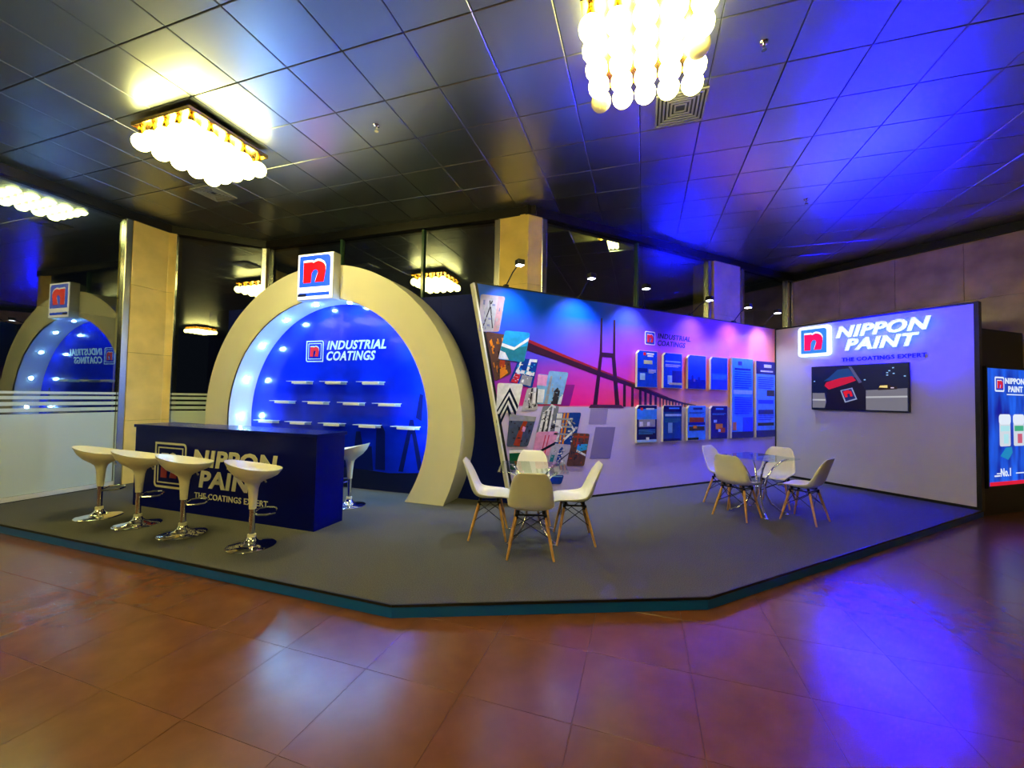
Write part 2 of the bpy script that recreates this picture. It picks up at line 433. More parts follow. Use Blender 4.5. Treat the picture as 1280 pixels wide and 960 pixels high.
for s, t, l in ((-1.5, -4.72, 'globe chandelier mirrored in the frosted glass wall'), (-1.5, 0, 'globe chandelier overhead just behind the viewer'), 
                (-6.0, -4.72, 'far globe chandelier behind on the left'), (-6.0, 0, 'far globe chandelier straight behind'),
                (-1.5, -9.44, 'globe chandelier beyond the left edge of view')):
    make_chandelier(l, s, t, near=False)
# the lit porch soffit outside the glass, with its own chandeliers
M_soffit = mat('porch_soffit', srgb(170, 160, 130), .5)
sf = G().slab([(10.4, 5.5), (3.05, 5.5), (-.65, 9.2), (-2.28, 9.2), (-7.5, 3.98), (-9.6, 6.1), (-3.5, 12.2), (.6, 12.2), (4.3, 8.5), (10.4, 8.5)], 4.76, 4.9).build('porch_soffit', M_soffit)
tag(sf, 'pale porch soffit seen through the glass outside', kind='structure')
make_chandelier('globe chandelier outside, seen through the frosted glass wall', 3.62, -9.10, z=4.76, near=False)
make_chandelier('globe chandelier outside above the mural, seen through the glass', 7.92, -.66, z=4.70, near=False).scale = (.42, .42, .5)
make_chandelier('globe chandelier outside behind the arch, seen through the glass', 6.55, -4.25, z=4.70, near=False).scale = (.42, .42, .4)

# ------------------------------------------------------------------ ceiling fittings
def vent(label, s, t, w):
    x, y = xy(s, t)
    v = thing('air_vent', label, 'vent', (x, y, ZC), PI/4, 'square ceiling air vents')
    G().box(-w, w, -w, w, -.006, -.002).build('backing', M_void, v)
    for k in range(6):
        a = w*(1-k*.15); b = a-w*.07
        g = G().ring([(-a,-a),(a,-a),(a,a),(-a,a)], [(-b,-b),(b,-b),(b,b),(-b,b)], -.02+.002*k, -.006)
        g.v = [(p, r, q) for p, q, r in g.v]; g.build('outer_frame' if k == 0 else 'louvre', M_vent, v)
vent('square louvred ceiling vent beside the near chandelier', 4.2, .33, .23)
vent('small ceiling vent hidden half behind the left chandelier', 4.14, -5.95, .2)
for i, ((x, y), l) in enumerate((((.59, 4.461), 'small fire sprinkler in the ceiling over the arch'), ((3.192, 1.912), 'small fire sprinkler right of the near chandelier'), ((6.253, 3.153), 'small fire sprinkler in the blue lit ceiling'))):
    o = thing('fire_sprinkler', l, 'sprinkler', (x, y, ZC), 0, 'ceiling sprinklers')
    G().lathe([(.035, 0), (.03, -.008), (.012, -.012), (.012, -.03)], 12).build('escutcheon', M_chrome, o, True)
    G().tube([(-.012, 0, -.03), (-.016, 0, -.045), (0, 0, -.06)], .003, 6).build('yoke', M_chrome, o)
    G().lathe([(.02, -.06), (.02, -.064)], 12).build('deflector', M_chrome, o)

# ------------------------------------------------------------------ stand platform
pf = thing('stand_platform', 'low carpeted stage with teal fascia under the whole exhibition stand', 'platform')
G().slab(PL, .092, PLAT).build('carpet', M_carpet, pf)
inner = PL
for k in range(3):
    p, q = [Vector((*PL[(7+k) % 8], 0)), Vector((*PL[(8+k) % 8], 0))]
    d = (q-p).normalized(); n = Vector((d.y, -d.x, 0)); 
    G().slab([p[:2], q[:2], (q-n*.03)[:2], (p-n*.03)[:2]], 0.0, .080).build('fascia', M_fascia, pf)
    G().slab([(p+n*.012)[:2], (q+n*.012)[:2], (q-n*.03)[:2], (p-n*.03)[:2]], .080, .0995).build('edge_trim', M_black, pf)

# ------------------------------------------------------------------ navy backdrop wall + arch
S_F, S_B = 4.97, 5.43
AC_T, AC_Z, RI, RO = -4.72, 1.175, 1.89, 2.405
bx0, by0 = xy(S_B+.005, -7.79)
bw = thing('backdrop_wall', 'tall dark navy partition standing behind the white arch', 'partition', (bx0, by0, PLAT), -PI/4)
for k in range(5):
    G().box(k*1.22+.002, (k+1)*1.22-.002, 0, .08, 0, 3.0).build('panel', M_navy, bw)

ax, ay = xy(S_F, AC_T)
arch = thing('display_arch', 'large round white arch framing a glowing blue display panel', 'arch', (ax, ay, 0), -PI/4)
D = S_B-S_F
ai0 = math.asin((PLAT-AC_Z)/RI); ao0 = math.asin((PLAT-AC_Z)/RO); N = 72
def arc(r, a0, n=N): return [(r*math.cos(a0+(PI-2*a0)*i/n), AC_Z+r*math.sin(a0+(PI-2*a0)*i/n)) for i in range(n+1)]
I, O = arc(RI, ai0), arc(RO, ao0); n1 = N+1
g = G(); g.v = [(x,0,z) for x,z in O]+[(x,0,z) for x,z in I]+[(x,D,z) for x,z in O]+[(x,D,z) for x,z in I]
for i in range(N): g.f += [(i,i+1,n1+i+1,n1+i), (i+1,i,2*n1+i,2*n1+i+1), (2*n1+i,2*n1+i+1,3*n1+i+1,3*n1+i)]
g.f += [(0,n1,3*n1,2*n1), (N,2*n1+N,3*n1+N,n1+N)]
g.build('ring', M_cream, arch, True)
g = G(); Ii = arc(RI-.006, math.asin((PLAT-AC_Z)/(RI-.006)))
g.v = [(x,.02,z) for x,z in I]+[(x,.02,z) for x,z in Ii]+[(x,D,z) for x,z in I]+[(x,D,z) for x,z in Ii]
for i in range(N): g.f += [(i,i+1,n1+i+1,n1+i), (2*n1+i,2*n1+i+1,3*n1+i+1,3*n1+i), (n1+i,n1+i+1,3*n1+i+1,3*n1+i)]
g.build('reveal_lining', M_reveal, arch, True)
# blue glossy back panel
mb = mat('blue_backdrop_print', (.002, .02, .85), .16, coat=.3, noise=.35, nscale=1.6)
G().prism(Ii, D-.03, D-.008).build('back_panel', mb, arch)
mdk = mat('dark_blue_print', (.002, .008, .14), .25)
mdk2 = mat('midnight_print', (.002, .005, .05), .3)
def pr(parent, name, poly, m, y=D-.03, d=.0015): return G().prism(poly, y-d, y).build(name, m, parent)
pr(arch, 'base_strip', [(-1.50, .101), (1.52, .101), (1.72, .44), (1.0, .38), (.2, .42), (-.8, .36), (-1.70, .42)], mdk2)
for p in ([(.30,.40),(.36,1.0),(.44,1.0),(.50,.75),(.66,.78),(.70,.40)], [(.74,.42),(.74,1.05),(.82,1.15),(.90,1.02),(.92,.42)],
          [(1.16,.42),(1.34,1.22),(1.40,1.22),(1.58,.46),(1.50,.46),(1.385,1.0),(1.36,1.0),(1.24,.42)], [(1.44,1.25),(1.50,1.62),(1.56,1.60),(1.54,1.2)], [(-.2,.4),(-.15,.72),(.05,.78),(.2,.6),(.22,.4)]):
    pr(arch, 'plant_silhouette', p, mdk)
# recessed lights round the reveal
M_puck = mat('cool_white_lens', (.9, .95, 1), .3, emit=(.28, .62, 1.0), es=PUCK)
for dg_ in range(0, 181, 20):
    a = math.radians(dg_); r = RI-.006; cx, cz = r*math.cos(a), AC_Z+r*math.sin(a)
    g = G(); m3 = Matrix.Translation((cx, D*.5, cz)) @ Vector((-math.cos(a), 0, -math.sin(a))).to_track_quat('Z', 'Y').to_matrix().to_4x4()
    g.lathe([(.042, 0), (.042, .006), (.036, .008)], 16); g.v = [tuple(m3 @ Vector(v)) for v in g.v]
    dl = g.build('downlight', M_chrome, arch)
    g = G().lathe([(.034, .008), (.03, .014), (.012, .018)], 16); g.v = [tuple(m3 @ Vector(v)) for v in g.v]
    g.build('lens', M_puck, dl, True)
# emblem and lettering on the back panel (scaled plane at the panel)
q = (S_B-.035)/6.15
def bp(t, z): return t*q-AC_T, 1.6+(z-1.6)*q
x0, z1 = bp(-6.18, 2.60); x1, z0 = bp(-5.77, 2.195)
M_pw = mat('pale_blue_print', (.55, .75, .95), .4)
emblem(arch, x0, x1, z0, z1, D-.03, M_pw, M_blue, M_red, hollow=True, frame=.15, d=.003, name='emblem')
x0, z1 = bp(-5.69, 2.59); x1, z0 = bp(-4.38, 2.42); text('INDUSTRIAL', x0, x1, z0, z1, D-.03, .006, M_pw, arch, 'letter', shear=.25, bold=.025)
x0, z1 = bp(-5.69, 2.39); x1, z0 = bp(-4.60, 2.215); text('COATINGS', x0, x1, z0, z1, D-.03, .006, M_pw, arch, 'letter', shear=.25, bold=.025)

# small acrylic shelves
M_acr = mat('lit_acrylic', (.75, .85, 1), .2)
M_tick = mat('white_label_card', (.85, .88, .95), .4)
rows = [('top row', [(-6.5, -5.96), (-5.71, -5.18), (-4.87, -4.39)], 1.80), ('middle row', [(-6.91, -6.36), (-6.09, -5.57), (-5.28, -4.78), (-4.52, -4.04)], 1.42), ('bottom row', [(-7.31, -6.74), (-6.52, -5.96), (-5.71, -5.19), (-4.92, -4.43), (-4.12, -3.66)], 1.03)]
ordn = ['leftmost', 'second from left', 'third from left', 'fourth from left', 'rightmost']
for rn, xs, z in rows:
    for i, (ta, tb) in enumerate(xs):
        tc_ = (ta+tb)/2*q; zc = 1.6+(z-1.6)*q
        px, py = xy(S_B-.03, tc_)
        wd = ordn[i] if i < len(xs)-1 else 'rightmost'
        sh = thing('acrylic_shelf', 'small clear shelf on the blue panel, %s in the %s' % (wd, rn), 'shelf', (px, py, zc), -PI/4, 'display shelves on the blue panel')
        G().box(-.22, .22, -.14, 0, .012, .020).build('shelf_plate', M_acr, sh)
        G().box(-.10, .20, -.145, -.138, -.022, .016).build('label_card', M_tick, sh)
        G().box(-.20, .20, -.006, 0, -.03, .012).build('wall_bracket', M_acr, sh)

# lightbox emblem on top of the arch
bx, by = xy(4.82, -4.72)
M_lw = mat('lit_white_face', (.9, .9, .9), .4, emit=(1, .98, .95), es=1.1)
M_lb = mat('lit_blue_face', (.02, .1, .8), .4, emit=(.0, .07, .95), es=1.0)
M_lr = mat('lit_red_face', (.8, .0, .02), .4, emit=(.95, .0, .01), es=1.0)
lbx = thing('arch_lightbox', 'white lightbox with red n emblem crowning the arch', 'lightbox', (bx, by, 3.01), -PI/4)
G().box(-.335, .335, 0, .148, 0, .705).build('housing', M_cream, lbx, bevel=.006)
G().box(-.325, .325, -.006, 0, .01, .695).build('lit_face', M_lw, lbx)
emblem(lbx, -.31, .31, .17, .69, -.006, M_lw, M_lb, M_lr, frame=.035, d=.003)
G().box(-.29, .28, -.010, -.006, .055, .105).build('tagline_bar', M_lb, lbx)
G().box(-.31, -.15, -.013, -.010, .05, .09).build('tagline_mark', M_navyprint, lbx)

# ------------------------------------------------------------------ bar counter
S_C = 3.525
cx_, cy_ = xy(S_C, -6.35)
ctr = thing('bar_counter', 'glossy navy bar counter with white lettering and emblem', 'counter', (cx_, cy_, PLAT), -PI/4)
G().box(.02, 2.98, .015, .45, 0, 1.01).build('body', M_counter, ctr)
G().box(0, 3.0, 0, .47, 1.012, 1.05).build('worktop', M_counter, ctr, bevel=.004)
m_cr = mat('dark_red_vinyl', srgb(150, 20, 40), .35)
u = lambda t: t+6.35
emblem(ctr, u(-5.94), u(-5.37), .27, .84, .015, M_offw, M_counter, m_cr, frame=.13, d=.003, hollow=True)
text('NIPPON', u(-5.25), u(-3.91), .575, .785, .015, .006, M_offw, ctr, shear=.12, bold=.035)
text('PAINT', u(-5.13), u(-4.07), .33, .535, .015, .006, M_offw, ctr, shear=.12, bold=.035)
text('THE COATINGS EXPERT', u(-5.20), u(-4.03), .195, .265, .015, .004, M_offw, ctr, bold=.012)

# ------------------------------------------------------------------ bar stools
def make_stool():
    st = thing('bar_stool', 'x', 'stool', group='ivory bucket bar stools')
    n = 32; prof = [(.034,.36,0),(.040,.46,0),(.050,.56,0),(.064,.605,0),(.10,.635,.05),(.17,.672,.3),(.22,.715,.7),(.250,.77,1),(.255,.785,1),(.245,.782,1),(.20,.74,.7),(.13,.715,.2),(.06,.70,.05),(.004,.698,0)]
    vs = []
    for r, z, k in prof:
        for i in range(n):
            a = 2*PI*i/n; b = ((1+math.sin(a))/2)**1.6            # back at +y
            vs.append((r*math.cos(a)*(1-.0*k), r*math.sin(a)*(.92+.04*k), z+k*(b*.10-.045)))
    fs = [(i*n+j, i*n+(j+1) % n, (i+1)*n+(j+1) % n, (i+1)*n+j) for i in range(len(prof)-1) for j in range(n)]
    fs += [tuple(range(n)), tuple(range((len(prof)-1)*n, len(prof)*n))]
    G().add(vs, fs).build('seat', M_stoolp, st, True)
    G().lathe([(.026, .06), (.026, .37)], 16).build('gas_column', M_chrome, st, True)
    G().lathe([(.212, 0), (.214, .006), (.20, .014), (.12, .024), (.07, .04), (.045, .065), (.036, .09)], 36).build('base', M_chrome, st, True)
    G().lathe([(.037, .088), (.037, .115), (.030, .12)], 18).build('base_collar', M_stoolp, st, True)
    pts = [(.03, -.02, .32), (.13, -.05, .325), (.155, -.12, .325), (.12, -.19, .325), (0, -.215, .325), (-.12, -.19, .325), (-.155, -.12, .325), (-.13, -.05, .325), (-.03, -.02, .32)]
    G().tube(pts, .009, 8).build('footrest', M_chrome, st, True)
    G().tube([(.05, -.05, .66), (.11, -.09, .61), (.125, -.10, .585)], [.006, .007, .009], 8).build('lever', M_plastic, st, True)
    return st
stool0 = make_stool()
spots = [((-2.13, 6.48), 5, 'ivory bucket bar stool nearest the frosted glass wall'), ((-1.63, 5.94), 8, 'ivory bucket bar stool in front of the counter corner by the marble pillar'),
         ((-1.11, 5.37), 5, 'ivory bucket bar stool covering part of the counter emblem'), ((-.43, 4.69), 2, 'ivory bucket bar stool in front of the white counter lettering, nearest the viewer'),
         ((.56, 5.86), 150, 'ivory bar stool half hidden behind the right end of the counter')]
for i, ((x, y), a, l) in enumerate(spots):
    o = stool0 if i == 0 else copy_tree(stool0)
    o.location = (x, y, PLAT); o.rotation_euler = (0, 0, math.radians(a+90)); o['label'] = l

# ------------------------------------------------------------------ mural wall
Y0 = 4.924
mu = thing('mural_wall', 'tall partition printed with a sunset bridge and photo cards', 'partition', (0, Y0, 0))
def mural_mat():
    m = bpy.data.materials.new('sunset_bridge_print'); m.use_nodes = True; nt = m.node_tree; b = nt.nodes['Principled BSDF']
    b.inputs['Roughness'].default_value = .3; b.inputs['Coat Weight'].default_value = .9; b.inputs['Coat Roughness'].default_value = .1; b.inputs['Coat IOR'].default_value = 1.6
    tc = nt.nodes.new('ShaderNodeTexCoord'); sp = nt.nodes.new('ShaderNodeSeparateXYZ'); nt.links.new(tc.outputs['Object'], sp.inputs[0])
    def rng(inp, a, b_):
        r = nt.nodes.new('ShaderNodeMapRange'); r.inputs[1].default_value = a; r.inputs[2].default_value = b_; nt.links.new(inp, r.inputs[0]); return r.outputs[0]
    def ramp(fac, stops):
        r = nt.nodes.new('ShaderNodeValToRGB'); e = r.color_ramp.elements
        for i, (p, c) in enumerate(stops):
            el = e[i] if i < 2 else e.new(p)
            el.position = p; el.color = (*srgb(*c), 1)
        nt.links.new(fac, r.inputs[0]); return r.outputs[0]
    X = rng(sp.outputs[0], 1.9, 8.6); Z = rng(sp.outputs[2], 1.5, 3.05)
    top = ramp(X, [(0, (0, 90, 240)), (.3, (10, 80, 240)), (.5, (84, 66, 235)), (.78, (196, 84, 190)), (.95, (255, 140, 130))])
    mid = ramp(X, [(0, (30, 60, 210)), (.2, (110, 64, 215)), (.4, (200, 56, 200)), (.6, (255, 100, 130)), (.95, (255, 136, 100))])
    low = ramp(X, [(0, (170, 40, 150)), (.25, (255, 24, 130)), (.42, (255, 70, 110)), (.55, (255, 166, 100)), (.95, (255, 204, 104))])
    sea = ramp(X, [(0, (205, 190, 235)), (.5, (200, 184, 240)), (.95, (200, 180, 232))])
    def mix(f, a, b_):
        x = nt.nodes.new('ShaderNodeMixRGB'); nt.links.new(f, x.inputs[0]); nt.links.new(a, x.inputs[1]); nt.links.new(b_, x.inputs[2]); return x.outputs[0]
    c = mix(rng(Z, 0, .42), low, mid); c = mix(rng(Z, .35, .85), c, top); c = mix(rng(sp.outputs[2], 1.485, 1.455), c, sea)
    nt.links.new(c, b.inputs['Base Color']); return m
TH = .10
G().prism([(2.56, .1), (8.6, .1), (8.6, 3.085), (1.93, 3.085)], 0, TH).build('printed_panel', mural_mat(), mu)
G().prism([(2.535, .1), (2.56, .1), (1.93, 3.085), (1.905, 3.085)], -.012, TH).build('white_edge_strip', M_cream, mu)
G().prism([(2.562, .12), (2.60, .12), (1.968, 3.085), (1.932, 3.085)], -.004, 0).build('black_edge_line', M_black, mu)
G().box(1.93, 8.6, -.006, TH, 3.085, 3.10).build('top_trim', M_black, mu)
G().box(2.57, 8.6, -.008, 0, .1, .13).build('skirting', M_black, mu)
G().box(8.575, 8.6, -.008, 0, .1, 3.09).build('corner_trim', M_black, mu)
m_br = mat('dark_bridge_print', srgb(52, 20, 46), .35); m_brr = mat('red_rail_print', srgb(150, 30, 40), .35); m_ped = mat('pier_foot_print', srgb(74, 40, 80), .35)
YW = 0
def wp(name, poly, m, parent=mu, y=YW, d=.0015): return G().prism(poly, y-d, y).build(name, m, parent)
wp('bridge_deck', [(2.55, 2.42), (2.55, 2.29), (3.33, 2.115), (3.99, 1.945), (4.73, 1.775), (5.4, 1.60), (5.9, 1.515), (6.2, 1.49), (6.2, 1.51), (5.9, 1.545), (5.4, 1.655), (4.73, 1.835), (3.99, 2.025), (3.33, 2.20)], m_br, y=-.001)
wp('bridge_rail', [(2.55, 2.47), (2.55, 2.42), (3.33, 2.20), (3.99, 2.025), (4.73, 1.835), (5.5, 1.63), (5.5, 1.64), (4.73, 1.86), (3.99, 2.055), (3.33, 2.24)], m_brr, y=-.001)
wp('bridge_tower', [(3.90,1.47),(4.02,2.29),(4.035,2.84),(4.065,2.84),(4.065,2.31),(4.285,2.31),(4.29,2.84),(4.325,2.84),(4.33,2.25),(4.43,1.47),(4.34,1.47),(4.26,2.24),(4.07,2.24),(3.98,1.47)], m_br, y=-.0015)
wp('tower_base', [(3.82, 1.45), (3.86, 1.50), (4.46, 1.50), (4.52, 1.45)], m_ped, y=-.002)
xp = 4.50
while xp < 6.0:
    zt = 1.83-(xp-4.5)*.24 if xp < 5.3 else 1.65-(xp-5.3)*.17
    wd = .055 if xp < 5.2 else .03
    wp('bridge_pier', [(xp, 1.47), (xp+wd, 1.47), (xp+wd, zt), (xp, zt)], m_br, y=-.0015); xp += .17 if xp < 4.8 else (.115 if xp < 5.2 else .075)
m_lilac = mat('lilac_tint_print', srgb(128, 116, 178), .35); m_plum = mat('plum_tint_print', srgb(140, 30, 130), .35)  # flat lilac and plum inks of the tinted cards
wp('tinted_card', [(3.96, 1.16), (4.35, 1.15), (4.25, .66), (3.85, .68)], m_lilac)
wp('tinted_card', [(3.36, 1.79), (3.56, 1.79), (3.47, 1.48), (3.30, 1.48)], m_plum, y=-.0005)
wp('tinted_card', [(3.86, 1.44), (4.2, 1.44), (4.16, 1.2), (3.82, 1.2)], mat('pale_lilac_print', srgb(150, 136, 190), .35))

# photo cards of the collage
def P(n, *c): return mat('print_'+n, srgb(*c), .2, noise=.15, nscale=14)
def rquad(q4, r=.035):
    out = []
    for i in range(4):
        p, a, b = Vector(q4[i]), Vector(q4[i-1]), Vector(q4[(i+1) % 4])
        u1, u2 = (a-p).normalized()*r, (b-p).normalized()*r
        for k in range(5):
            t = k/4; out.append(tuple((p+u1)*(1-t)**2+p*2*t*(1-t)+(p+u2)*t*t))
    return out
def card(q4, base, shapes, y=-.003, detail=()):
    q4 = [Vector(p) for p in q4]
    o = wp('photo_card', rquad(q4), base, y=y, d=.0015)
    def uv(u_, v_): return tuple((q4[3]*(1-u_)+q4[2]*u_)*(1-v_)+(q4[0]*(1-u_)+q4[1]*u_)*v_)
    for i, (nm, poly, m) in enumerate(shapes):
        G().prism([uv(*p) for p in poly], y-.0021-.0003*i, y-.0015).build(nm, m, o)
    for k, m in enumerate(detail):
        g = G()
        for _ in range(16):
            a, b = random.uniform(.08, .86), random.uniform(.06, .8); w, hh = random.uniform(.015, .09), random.uniform(.02, .14)
            if random.random() < .5: w, hh = hh, w*.6
            g.prism([uv(a, b), uv(a+w, b), uv(a+w, min(.93, b+hh)), uv(a, min(.93, b+hh))], y-.0021-.0003*(len(shapes)+k), y-.0015)
        tag(g.build('picture_detail', m, o), kind='stuff')
grey, dgrey, sky, teal, wht = P('grey',150,150,158), P('dark_grey',54,50,60), P('sky',120,170,220), P('teal',40,120,140), P('white',225,225,232)
rust, org, pink, deep = P('rust',160,60,40), P('orange',220,130,40), P('pink',224,150,200), P('deep_blue',20,60,150)
lav, mag, green, brown = P('lavender',160,150,200), P('magenta',200,60,100), P('green',20,90,50), P('umber',90,62,58)
cyan, ink = P('cyan',40,150,215), P('ink',20,28,56)
R_ = lambda a,b,c,d: [(a,c),(b,c),(b,d),(a,d)]
card([(2.02,2.95),(2.38,2.96),(2.30,2.47),(2.0,2.45)], P('facade_grey',160,150,168), [('tower_block', [(.12,.05),(.7,.05),(.75,.55),(.45,.95),(.2,.6)], grey), ('tower_side', [(.7,.02),(.95,.02),(.98,.98),(.72,.98)], P('mauve',170,130,140)), ('lattice', [(.15,.1),(.2,.1),(.52,.85),(.47,.85)], dgrey), ('lattice', [(.62,.1),(.67,.1),(.42,.85),(.37,.85)], dgrey)], detail=(grey, P("stone_blue",110,112,150)))
card([(2.10,2.46),(2.42,2.44),(2.50,1.92),(2.25,1.80)], brown, [('ember', [(.1,.8),(.22,.86),(.25,.74),(.13,.7)], org), ('ember', [(.4,.05),(.6,.1),(.75,.4),(.55,.5),(.4,.3)], rust), ('ember', [(.3,.0),(.8,.05),(.7,.22),(.4,.2)], org)], y=-.002, detail=(org, dgrey))
card([(2.39,2.50),(2.78,2.50),(2.69,2.08),(2.29,2.10)], cyan, [('sea_wave', [(.02,.02),(.98,.02),(.98,.55),(.5,.42),(.02,.5)], teal), ('white_curve', [(0,.45),(.5,.36),(1,.72),(1,.85),(.5,.46),(0,.56)], wht), ('foam', [(0,.02),(.4,.02),(.2,.25),(0,.3)], wht)], y=-.006)
card([(2.61,2.13),(2.92,2.13),(2.83,1.72),(2.46,1.80)], deep, [('white_pipework', R_(.1,.95,.42,.55), wht), ('white_pipework', R_(.12,.2,.5,.95), wht), ('white_pipework', [(.55,.55),(.65,.55),(.66,.9),(.95,.9),(.95,1),(.55,1)], wht), ('red_tank', [(.06,.02),(.34,.02),(.36,.38),(.12,.4)], P('pipe_red',200,40,60)), ('lattice', R_(.42,.9,.05,.38), grey)], y=-.005, detail=(wht, cyan))
card([(2.75,1.72),(2.92,1.74),(2.92,1.42),(2.66,1.40)], P('pale_grey',176,172,186), [('chimney', R_(.4,.55,.1,.98), dgrey), ('chimney', R_(.65,.85,.3,.98), wht)], y=-.004, detail=(dgrey, wht))
card([(2.29,1.78),(2.68,1.78),(2.60,1.40),(2.27,1.36)], wht, [('chevron_roof', [(.02,.1),(.5,.86),(.98,.2),(.98,.06),(.5,.70),(.02,-.0)], ink), ('chevron_roof', [(.05,-.15),(.5,.58),(.95,-.02),(.95,-.18),(.5,.42),(.05,-.3)], ink), ('chevron_roof', [(.12,-.4),(.5,.28),(.85,-.25),(.8,-.4),(.5,.1),(.2,-.5)], ink)], y=-.007)
card([(2.92,1.93),(3.10,1.92),(3.04,1.50),(2.88,1.50)], sky, [('pink_wall', R_(.0,.9,.62,.98), pink), ('pale_tower', R_(.15,.8,.05,.5), wht)], y=-.004)
card([(3.10,1.98),(3.44,1.97),(3.31,1.50),(3.02,1.50)], sky, [('glass_tower', [(.4,.0),(.45,.4),(.6,.52),(.78,.4),(.8,0)], dgrey), ('slim_tower', [(.0,.0),(.12,.85),(.22,.85),(.2,0)], grey), ('white_block', [(.8,.0),(1,.0),(1,.3),(.85,.3)], wht)], y=-.006, detail=(grey, sky))
card([(2.48,1.36),(2.90,1.32),(2.77,.91),(2.44,.92)], P('ship_sea',70,80,104), [('cargo_ship', [(.3,.05),(.6,.0),(.62,.5),(.72,.8),(.58,.9),(.45,.55)], rust), ('ship_cabin', [(.55,.5),(.68,.48),(.7,.62),(.58,.66)], pink), ('mist', [(0,.8),(1,.85),(1,1),(0,1)], grey)], y=-.008, detail=(dgrey,))
card([(3.01,1.48),(3.28,1.48),(3.22,1.09),(2.90,1.09)], P('steel',120,124,140), [('silver_silo', R_(.1,.24,.0,.7), wht), ('silver_silo', R_(.36,.48,.0,.85), wht), ('silver_silo', R_(.6,.7,.0,.95), wht), ('shadow_gap', R_(.26,.34,.0,.6), dgrey), ('shadow_gap', R_(.5,.57,.0,.8), dgrey), ('arched_pipe', [(.3,.75),(.5,.98),(.8,.9),(.8,.98),(.5,1.06),(.25,.8)], wht)], y=-.0085, detail=(wht, dgrey))
card([(3.24,1.38),(3.68,1.38),(3.56,.90),(3.17,.94)], deep, [('orange_stack', R_(.28,.36,.0,.99), org), ('orange_stack', R_(.42,.5,.0,.99), org), ('white_wall', R_(.02,.24,.05,.98), wht), ('gantry', R_(.02,.8,.28,.34), grey), ('gantry', R_(.02,.75,.52,.58), grey), ('gantry', R_(.02,.7,.76,.82), grey), ('stair', [(.5,.1),(.9,.45),(.55,.75),(.5,.7),(.8,.45),(.5,.2)], wht)], y=-.0095, detail=(wht, grey))
card([(2.91,1.11),(3.27,1.11),(3.17,.76),(2.84,.80)], pink, [('small_bridge_tower', R_(.42,.47,.05,.85), mag), ('small_bridge_tower', R_(.58,.63,.05,.85), mag), ('small_bridge_deck', [(.2,.0),(1,.45),(1,.58),(.2,.12)], ink)], y=-.011)
card([(3.53,1.08),(3.84,1.06),(3.74,.58),(3.42,.60)], brown, [('red_crane', R_(.1,.95,.86,.92), rust), ('red_crane', R_(.3,.4,.6,.98), rust), ('red_crane', R_(.65,.75,.65,.98), rust), ('blue_hull', [(.4,.42),(.98,.5),(.98,.68),(.4,.66)], cyan), ('white_rail', [(.4,.44),(.98,.3),(.98,.36),(.4,.5)], wht)], y=-.011, detail=(rust, dgrey))
card([(3.17,.94),(3.50,.90),(3.40,.60),(3.07,.62)], P('mist_lilac',178,176,200), [('skyscraper', R_(.1,.3,.0,.5), teal), ('skyscraper', [(.45,.0),(.45,.75),(.55,.9),(.68,.75),(.68,0)], deep), ('crane_arm', [(.6,.2),(1,.6),(1,.66),(.6,.28)], ink)], y=-.012, detail=(grey, wht))
card([(2.48,.88),(2.72,.88),(2.68,.60),(2.50,.60)], green, [('white_band', R_(.0,.98,.82,.98), wht)], y=-.009)
card([(3.15,.49),(3.39,.47),(3.34,.34),(3.15,.36)], deep, [('pale_band', R_(.1,.9,.8,.9), sky)])

# emblem and lettering on the mural
emblem(mu, 4.96, 5.19, 2.50, 2.725, 0, M_white, M_blue, M_red, frame=.07, d=.003)
text('INDUSTRIAL', 5.25, 6.05, 2.625, 2.715, 0, .004, M_navyprint, mu, shear=.2, bold=.02)
text('COATINGS', 5.25, 5.92, 2.505, 2.595, 0, .004, M_navyprint, mu, shear=.2, bold=.02)

# ------------------------------------------------------------------ poster boards
m_edge = mat('board_edge', srgb(222, 210, 190), .5)
def poster(label, x0, x1, z0, z1, base, shapes, cut=.05, group='small notched poster boards'):
    b = thing('poster_board', label, 'poster', ((x0+x1)/2, Y0, (z0+z1)/2), 0, group)
    w, hh = (x1-x0)/2, (z1-z0)/2
    poly = [(-w,-hh),(w,-hh),(w,hh),(-w+cut,hh),(-w,hh-cut)] if cut else [(-w,-hh),(w,-hh),(w,hh),(-w,hh)]
    G().prism(poly, -.055, -.016).build('foam_board', m_edge, b)
    G().box(-w*.7, w*.7, -.016, -.001, -hh*.7, hh*.7).build('standoff', M_black, b)
    e = .006; poly2 = [(x*(1-e/w), z*(1-e/hh)) for x, z in poly]
    f = G().prism(poly2, -.0565, -.055).build('print', base, b)
    for i, (nm, (a, c, d, e2), m) in enumerate(shapes):
        G().box(-w+2*w*a, -w+2*w*c, -.058-.0002*i, -.0565, -hh+2*hh*d, -hh+2*hh*e2).build(nm, m, f)
pb, pbd, pbl, pn = P('poster_blue',8,62,214), P('poster_dark',8,28,140), P('poster_light',56,140,236), P('poster_navy',8,16,104)
ptl, pal, yel = P('poster_teal',12,66,142), P('poster_pale',150,190,238), P('poster_gold',190,190,150)
def lines(z, n, a=.2, c=.85, m=None, st=.028): return [('text_line', (a, c-(.12 if i == n-1 else 0), z-i*st, z-i*st+.011), m or wht) for i in range(n)]
XS = [(4.74, 5.19), (5.33, 5.78), (5.92, 6.39), (6.52, 6.99)]
poster('notched poster with yellow badge and white can, first in upper row', *XS[0], 1.79, 2.39, pb, [('logo_mark', (.3,.42,.87,.95), M_red), ('heading', (.46,.82,.9,.94), wht), ('heading', (.5,.78,.84,.88), wht), ('badge', (.32,.74,.64,.74), yel), ('ship_photo', (.06,.5,.42,.52), pbd), ('can', (.14,.38,.2,.38), pal)]+lines(.48, 4, .56, .92))
